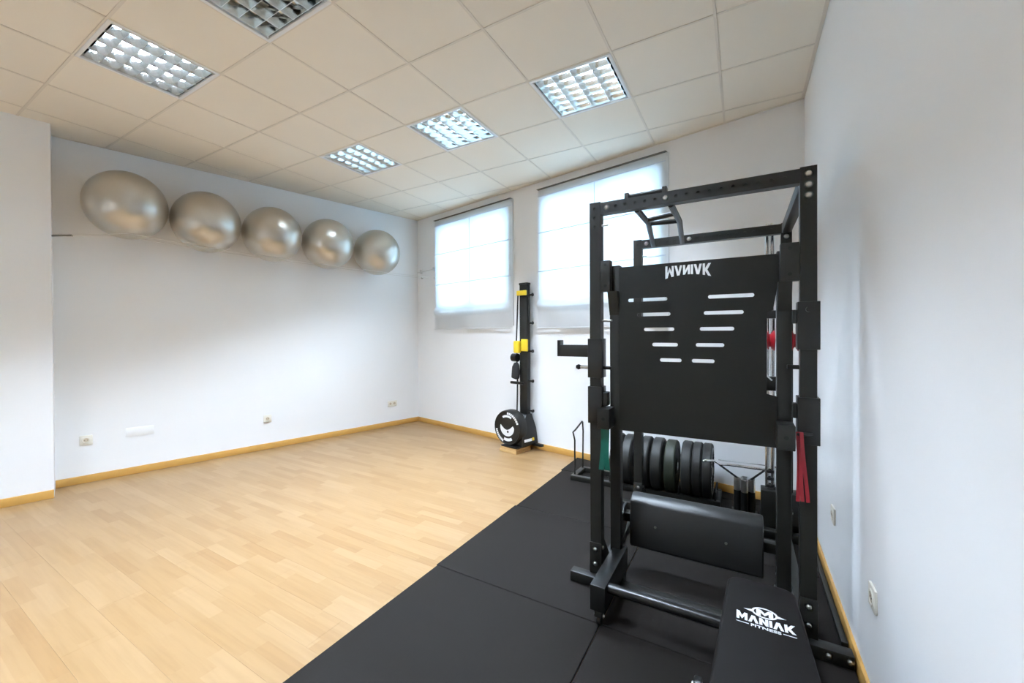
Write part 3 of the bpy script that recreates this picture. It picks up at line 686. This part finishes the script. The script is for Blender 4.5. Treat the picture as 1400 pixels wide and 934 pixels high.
# ------------------------------------------------------------------ plate rack, plates, bar holder
pr = thing('plate_rack', (-0.63, 1.15, Z0), 'low black floor rack with a wire loop handle holding the weight plates', 'plate rack')
for yy in (1.005, 1.285): MB().box(-1.27, -0.02, yy, yy + .045, Z0, Z0 + .045).build('rail', 'black_steel', pr, bevel=0.003)
for x in (-1.27, -0.699, -0.065): MB().box(x, x + .045, 1.05, 1.285, Z0, Z0 + .045).build('cross_tube', 'black_steel', pr, bevel=0.003)
MB().path([(-1.245, 1.06, 0.05), (-1.245, 1.06, 0.38), (-1.262, 1.06, 0.455), (-1.245, 1.075, 0.475), (-1.245, 1.27, 0.52), (-1.245, 1.285, 0.51), (-1.24, 1.285, 0.42), (-1.245, 1.285, 0.05)], 0.008, 8).build('loop_handle', 'black_steel', pr)
divs = [-0.90, -0.80, -0.675, -0.326, -0.055]
for x in divs: MB().path([(x, 1.03, 0.05), (x, 1.03, 0.115), (x, 1.30, 0.115), (x, 1.30, 0.05)], 0.007, 8).build('divider', 'black_steel', pr)
def plate(x, r, w, mat, label, rim=False):
    z = Z0 + .045 + r - 0.0315; o = V((x, 1.165, z))
    root = thing('weight_plate', (x, 1.165, z - r), label, 'weight plate', 'weight plates on the floor rack')
    h = w / 2
    MB().lathe([(0.026, -h), (0.060, -h), (0.066, -h + .008), (0.150, -h + .008), (0.160, -h), (r - .010, -h), (r, -h + .010), (r, h - .010), (r - .010, h), (0.160, h), (0.150, h - .008), (0.066, h - .008), (0.060, h), (0.026, h)], o, (1, 0, 0), 48).build('disc', mat, root)
    MB().lathe([(0.0255, -h - .001), (0.034, -h - .001), (0.034, h + .001), (0.0255, h + .001)], o, (1, 0, 0), 24).build('hub', 'zinc', root)
    if rim:
        mk = MB(); n = 40
        for i in range(n):
            if i % 10 in (8, 9): continue
            a = 2 * math.pi * i / n; rr = 0.186
            c = o + V((h, rr * math.cos(a), rr * math.sin(a)))
            t = V((0, -math.sin(a), math.cos(a))); rd = V((0, math.cos(a), math.sin(a)))
            mk.box(0.0, 0.0012, -.008, .008, -.006, .006, Frame(c, (1, 0, 0), t, rd))
        mk.build('rim_marks', 'white_print', root)['kind'] = 'stuff'
plate(-0.850, 0.225, 0.070, 'rubber_plate', 'black weight plate at the far left of the floor rack')
plate(-0.748, 0.225, 0.075, 'rubber_plate', 'black weight plate just left of the rear rack post')
plate(-0.600, 0.225, 0.075, 'rubber_plate', 'black weight plate just right of the rear rack post')
plate(-0.500, 0.225, 0.085, 'rubber_plate', 'black weight plate in the middle of the row, beside the greenish one')
plate(-0.392, 0.222, 0.085, 'green_plate', 'greenish black weight plate just left of the gap in the row')
plate(-0.268, 0.225, 0.075, 'rubber_plate', 'black weight plate just right of the gap in the row')
plate(-0.190, 0.225, 0.068, 'rubber_plate', 'black weight plate, second from the right end of the row')
plate(-0.115, 0.225, 0.070, 'rubber_plate', 'black weight plate with pale rim marks at the right end', True)
bh = thing('bar_holder', (0.145, 0.98, Z0), 'small black upright tube holder right of the weight plates', 'bar holder')
MB().box(0.06, 0.23, 0.90, 1.06, Z0, Z0 + .012).build('base_plate', 'black_steel', bh, bevel=0.002)
for x, yy in ((0.098, 0.98), (0.146, 0.945), (0.146, 1.015), (0.192, 0.98)):
    MB().lathe([(0.020, 0.012), (0.024, 0.012), (0.024, 0.18), (0.020, 0.18)], (x, yy, Z0), (0, 0, 1), 20).build('tube', 'black_gloss', bh)
    MB().lathe([(0.0185, 0.14), (0.0235, 0.1805), (0.0235, 0.275), (0.0185, 0.275)], (x, yy, Z0), (0, 0, 1), 20).build('collar', 'zinc', bh)
cb = thing('cable_bar', (0.11, 0.98, 0.29), 'chrome cable bar with a black V hanger resting on the tube holder', 'cable attachment')
MB().path([(-0.135, 0.93, 0.385), (-0.12, 0.935, 0.392), (-0.055, 0.95, 0.395), (-0.02, 0.96, 0.372), (0.03, 0.97, 0.375), (0.27, 1.0, 0.368), (0.295, 1.0, 0.375), (0.345, 0.98, 0.41)], 0.010, 10).build('bar', 'chrome', cb)
MB().path([(-0.03, 0.98, 0.400), (0.28, 1.03, 0.392)], 0.004, 8).build('rod', 'chrome', cb)
MB().cyl((-0.025, 0.965, 0.368), (0.112, 0.98, 0.272), 0.0075, n=8).build('hanger', 'black_gloss', cb)
MB().cyl((0.275, 0.995, 0.362), (0.178, 0.98, 0.272), 0.0075, n=8).build('hanger', 'black_gloss', cb)
MB().path([(0.112, 0.98, 0.272), (0.112, 0.98, 0.25)], 0.0075, 8).build('hook', 'zinc', cb)

# ------------------------------------------------------------------ weight bench
bn = thing('weight_bench', (0.195, -1.5, Z0), 'black weight bench with a white logo on its tapered pad', 'weight bench')
BZ = 0.452
def bench_outline(y0, y1, wa, wb_, cx, r):
    # y1 is the far (narrow) end
    pts = [(cx - wb_ / 2, y0), (cx + wb_ / 2, y0)]
    for i in range(9):
        a = math.radians(90 * i / 8); pts.append((cx + wa / 2 - r + r * math.cos(a), y1 - r + r * math.sin(a)))
    for i in range(9):
        a = math.radians(90 + 90 * i / 8); pts.append((cx - wa / 2 + r + r * math.cos(a), y1 - r + r * math.sin(a)))
    return pts
cxb = 0.193
ol = bench_outline(-1.78, -0.838, 0.218, 0.305, cxb, 0.045)
MB().prism(ol, BZ - .055, BZ).build('back_pad', 'vinyl_black', bn, bevel=0.012, seg=3)
MB().prism([(x, y) for x, y in bench_outline(-2.13, -1.80, 0.30, 0.26, cxb, 0.03)], BZ - .055, BZ).build('seat_pad', 'vinyl_black', bn, bevel=0.012, seg=3)
MB().prism([(cxb + (x - cxb) * .82, y * 0.9 - .13) for x, y in ol], BZ - .066, BZ - .0555).build('backing_board', 'black_steel', bn)
MB().box(cxb - .03, cxb + .03, -2.10, -1.02, 0.32, 0.38).build('spine', 'black_steel', bn, bevel=0.004)
MB().bar((cxb, -1.04, 0.35), (cxb, -1.02, Z0 + .05), .06, .06, up=(0, 1, 0)).build('front_leg', 'black_steel', bn, bevel=0.004)
MB().bar((cxb, -1.95, 0.35), (cxb, -2.05, Z0 + .05), .06, .06, up=(0, 1, 0)).build('rear_leg', 'black_steel', bn, bevel=0.004)
MB().box(cxb - .22, cxb + .18, -1.05, -0.99, Z0, Z0 + .06).build('foot_tube', 'black_steel', bn, bevel=0.004)
MB().box(cxb - .24, cxb + .24, -2.08, -2.02, Z0, Z0 + .06).build('foot_tube', 'black_steel', bn, bevel=0.004)
for x in (cxb - .034, cxb + .034): MB().box(x - .003, x + .003, -1.34, -1.26, 0.33, BZ - .067).build('bracket', 'black_steel', bn)
wl = MB().lathe([(0.0, -.014), (0.030, -.014), (0.034, -.010), (0.034, .010), (0.030, .014), (0.0, .014)], (cxb - .205, -0.955, Z0 + .036), (1, 0, 0), 22, closed=False).build('transport_wheel', 'black_gloss', bn)
for q in (-1, 1): bolt(bn, (cxb - .205 + .015 * q, -0.955, Z0 + .04), (q, 0, 0), 0.9)
for yy in (-1.00, -1.035): bolt(bn, (cxb - .19, yy, Z0 + .06), (0, 0, 1), 0.8)
# printed logo on the pad
LZ = BZ + .0006
def flat(loops, name, dx=0.0, dy=0.0):
    vs, fs = fill_mesh(loops, 0.0008)
    o = MB().add([(v.x + dx, v.y + dy, LZ + v.z) for v in vs], fs).build(name, 'white_print', bn, smooth=False)
    return o
lx, ly = 0.199, -1.112
tag(flat(logo_loops('MANIAK', 0.162, 0.046, 0.30), 'logo_lettering', lx, ly), 'white MANIAK lettering')
def ell(cx, cy, a, b, n=40): return [(cx + a * math.cos(2 * math.pi * i / n), cy + b * math.sin(2 * math.pi * i / n)) for i in range(n)]
ey = 0.069
m_in = [(-.024 + .048 * x / .98, ey - .018 + .034 * y) for x, y in GLYPH['M'][1]]
flat([ell(0, ey, .037, .029), ell(0, ey, .031, .0235)], 'logo_ring', lx, ly)
flat([m_in], 'logo_letter', lx, ly)
flat([[(.036, ey + .004), (.060, ey - .002), (.036, ey - .009)], [(-.036, ey + .004), (-.060, ey - .002), (-.036, ey - .009)]], 'logo_wings', lx, ly)
tv, tf = text_raw('FITNESS', 0.018, 0.0008, 0.0004)
wx = max(v.x for v in tv) - min(v.x for v in tv)
MB().add([(lx + v.x * 0.082 / wx, ly - .021 + v.y, LZ + v.z) for v in tv], tf).build('logo_subline', 'white_print', bn, smooth=False)
flat([[(-.082, -.013), (-.046, -.013), (-.046, -.0155), (-.080, -.0155)], [(.082, -.013), (.046, -.013), (.046, -.0155), (.080, -.0155)]], 'logo_rules', lx, ly)

# ------------------------------------------------------------------ ski / rowing trainer standing upright at the back wall
SR = 2.215
rw = thing('rowing_machine', BACK.p(SR, 0.2, 0.06), 'black upright rowing trainer with round flywheel and yellow clips at the wall', 'rowing machine')
PSs = 2.288   # post centre along the wall
MB().box(PSs - .062, PSs + .055, 0.06, 0.125, 0.18, 2.00, BACK).build('rail', 'black_steel', rw, bevel=0.006)
MB().box(PSs - .045, PSs + .04, 0.050, 0.0595, 0.30, 1.98, BACK).build('rail_back', 'black_gloss', rw)
MB().box(PSs - .066, PSs + .059, 0.058, 0.130, 1.995, 2.02, BACK).build('rail_top', 'black_gloss', rw, bevel=0.004)
# flywheel drum, axis out of the wall
DC = BACK.p(2.212, 0.0, 0.283); nA = V((nB.x, nB.y, 0))
MB().lathe([(0.0, 0.20), (0.185, 0.20), (0.203, 0.215), (0.207, 0.24), (0.207, 0.33), (0.197, 0.352), (0.188, 0.345), (0.0, 0.345)], DC, nA, 56, closed=False).build('flywheel', 'black_steel', rw)
FD = Frame(DC + nA * 0.3455, (dB.x, dB.y, 0), (0, 0, 1), nA)
def ringseg(r0, r1, a0, a1, n=14):
    A = [math.radians(a0 + (a1 - a0) * i / n) for i in range(n + 1)]
    return [(r1 * math.cos(a), r1 * math.sin(a)) for a in A] + [(r0 * math.cos(a), r0 * math.sin(a)) for a in A[::-1]]
def decal(polys, name, mat='white_print', h=0.0015):
    mb = MB()
    for p in polys: mb.prism(p, 0, h, FD)
    return mb.build(name, mat, rw, smooth=False)
marks = []
for a0, a1, st in ((20, 92, 9), (190, 250, 8)):
    n = 8
    for i in range(n):
        b0 = a0 + (a1 - a0) * i / n; marks.append(ringseg(0.158, 0.185, b0, b0 + (a1 - a0) / n * 0.80, 3))
decal(marks, 'rim_marks')
decal([ringseg(0.125, 0.150, 62, 120), ringseg(0.125, 0.158, 250, 300)], 'rim_arcs')
arc_low = [(0.108 * math.cos(math.radians(t)), 0.10 * math.sin(math.radians(t))) for t in range(172, 375, 12)]
arc_top = [(0.088 - 0.19 * q / 10, 0.030 - 0.055 * math.sin(math.pi * q / 10)) for q in range(11)]
decal([arc_low + arc_top], 'emblem')
decal([circle(0.012, -.045, .014, 12)], 'emblem_hub', 'black_gloss', 0.003)
# housing behind the drum
HF = Frame(BACK.p(0, 0, 0), (nB.x, nB.y, 0), (0, 0, 1), (dB.x, dB.y, 0))
lo = [(2.20, .03), (2.435, .03), (2.415, .31), (2.20, .31)]; mi = [(2.21, .03), (2.405, .03), (2.385, .27), (2.21, .27)]; hi = [(2.235, .045), (2.352, .045), (2.345, .15), (2.235, .15)]
hv = [BACK.p(s_, n_, z_) for ring, z_ in ((lo, 0.081), (mi, 0.27), (hi, 0.43)) for s_, n_ in ring]
hf = [(3, 2, 1, 0), (8, 9, 10, 11)] + [(k * 4 + q, k * 4 + (q + 1) % 4, k * 4 + 4 + (q + 1) % 4, k * 4 + 4 + q) for k in range(2) for q in range(4)]
MB().add(hv, hf).build('housing', 'black_steel', rw, bevel=0.010)
MB().prism([(0.05, 0.064), (0.375, 0.064), (0.375, 0.080), (0.05, 0.080)], 2.14, 2.40, HF).build('base_plate', 'black_gloss', rw, bevel=0.003)
def side_quad(n0, n1, z0, z1, name, mat):
    """a sticker on the slanted right face of the housing"""
    def P(n, z, e):
        t = (z - 0.081) / (0.27 - 0.081); u = (n - .03) / .28
        sb = 2.435 + (2.415 - 2.435) * u; st = 2.405 + (2.385 - 2.405) * u
        return BACK.p(sb + (st - sb) * t + e, n, z)
    q = [(n0, z0), (n1, z0), (n1, z1), (n0, z1)]
    MB().add([P(n, z, .0010) for n, z in q] + [P(n, z, .0030) for n, z in q], [(0, 1, 2, 3), (4, 5, 6, 7), (0, 1, 5, 4), (1, 2, 6, 5), (2, 3, 7, 6), (3, 0, 4, 7)]).build(name, mat, rw, smooth=False)
side_quad(0.135, 0.265, 0.125, 0.155, 'side_label', 'white_print')
side_quad(0.095, 0.128, 0.125, 0.160, 'side_badge', 'yellow_plastic')
MB().box(2.40, 2.54, 0.06, 0.105, 0.0605, 0.090, BACK).build('foot_bar', 'black_steel', rw, bevel=0.004)
# pegs on the right side
for zz in (1.87, 1.53, 1.19, 0.83, 0.47):
    pg = MB().cyl(BACK.p(PSs + .055, 0.09, zz), BACK.p(PSs + .110, 0.09, zz), 0.011, n=10).build('peg', 'black_gloss', rw)
    MB().cyl(BACK.p(PSs + .1105, 0.09, zz), BACK.p(PSs + .120, 0.09, zz), 0.020, n=12).build('peg_cap', 'black_gloss', pg)
MB().box(PSs - .085, PSs + .06, 0.1255, 0.155, 1.865, 1.925, BACK).build('top_clip', 'yellow_plastic', rw, bevel=0.008)
MB().box(PSs - .02, PSs + .075, 0.1255, 0.150, 1.19, 1.335, BACK).build('handle_clip', 'yellow_plastic', rw, bevel=0.006)
MB().box(PSs - .115, PSs - .035, 0.1255, 0.185, 1.165, 1.315, BACK).build('handle_clip', 'yellow_plastic', rw, bevel=0.014)
MB().cyl(BACK.p(PSs - .14, .16, 1.11), BACK.p(PSs - .06, .16, 1.11), 0.050, n=18).build('pulley_roller', 'black_gloss', rw)
sp = MB(); sp.prism([(-.145, .86), (-.06, .84), (-.04, .92), (-.05, 1.03), (-.09, 1.06), (-.13, 1.00)], 0.13, 0.20, Frame(BACK.p(PSs, 0, 0), (dB.x, dB.y, 0), (0, 0, 1), (nB.x, nB.y, 0))); sp.build('strap_bundle', 'strap_black', rw, bevel=0.02, seg=3)
MB().cyl(BACK.p(PSs - .18, .15, 0.80), BACK.p(PSs + .02, .15, 0.80), 0.017, n=12).build('pull_handle', 'black_gloss', rw)
MB().path([BACK.p(PSs - .07, .14, 1.90), BACK.p(PSs - .10, .14, 1.3), BACK.p(PSs - .085, .14, 0.8), BACK.p(PSs - .095, .14, 0.36)], 0.009, 8).build('pull_cord', 'strap_black', rw)
MB().path([BACK.p(PSs + .058, .10, 1.86), BACK.p(PSs + .075, .10, 1.80), BACK.p(PSs + .062, .10, 1.66), BACK.p(PSs + .072, .10, 1.54)], 0.008, 8).build('side_cord', 'strap_black', rw)
# block of wood below it
wbk = thing('wood_block', BACK.p(2.25, 0.24, 0), 'stack of two raw wood boards under the rowing trainer', 'wood block')
MB().box(2.115, 2.375, 0.10, 0.375, 0.0, 0.030, BACK).build('board', 'wood_block', wbk, bevel=0.002)
MB().box(2.125, 2.370, 0.10, 0.370, 0.0305, 0.0605, BACK).build('board', 'wood_block', wbk, bevel=0.002)
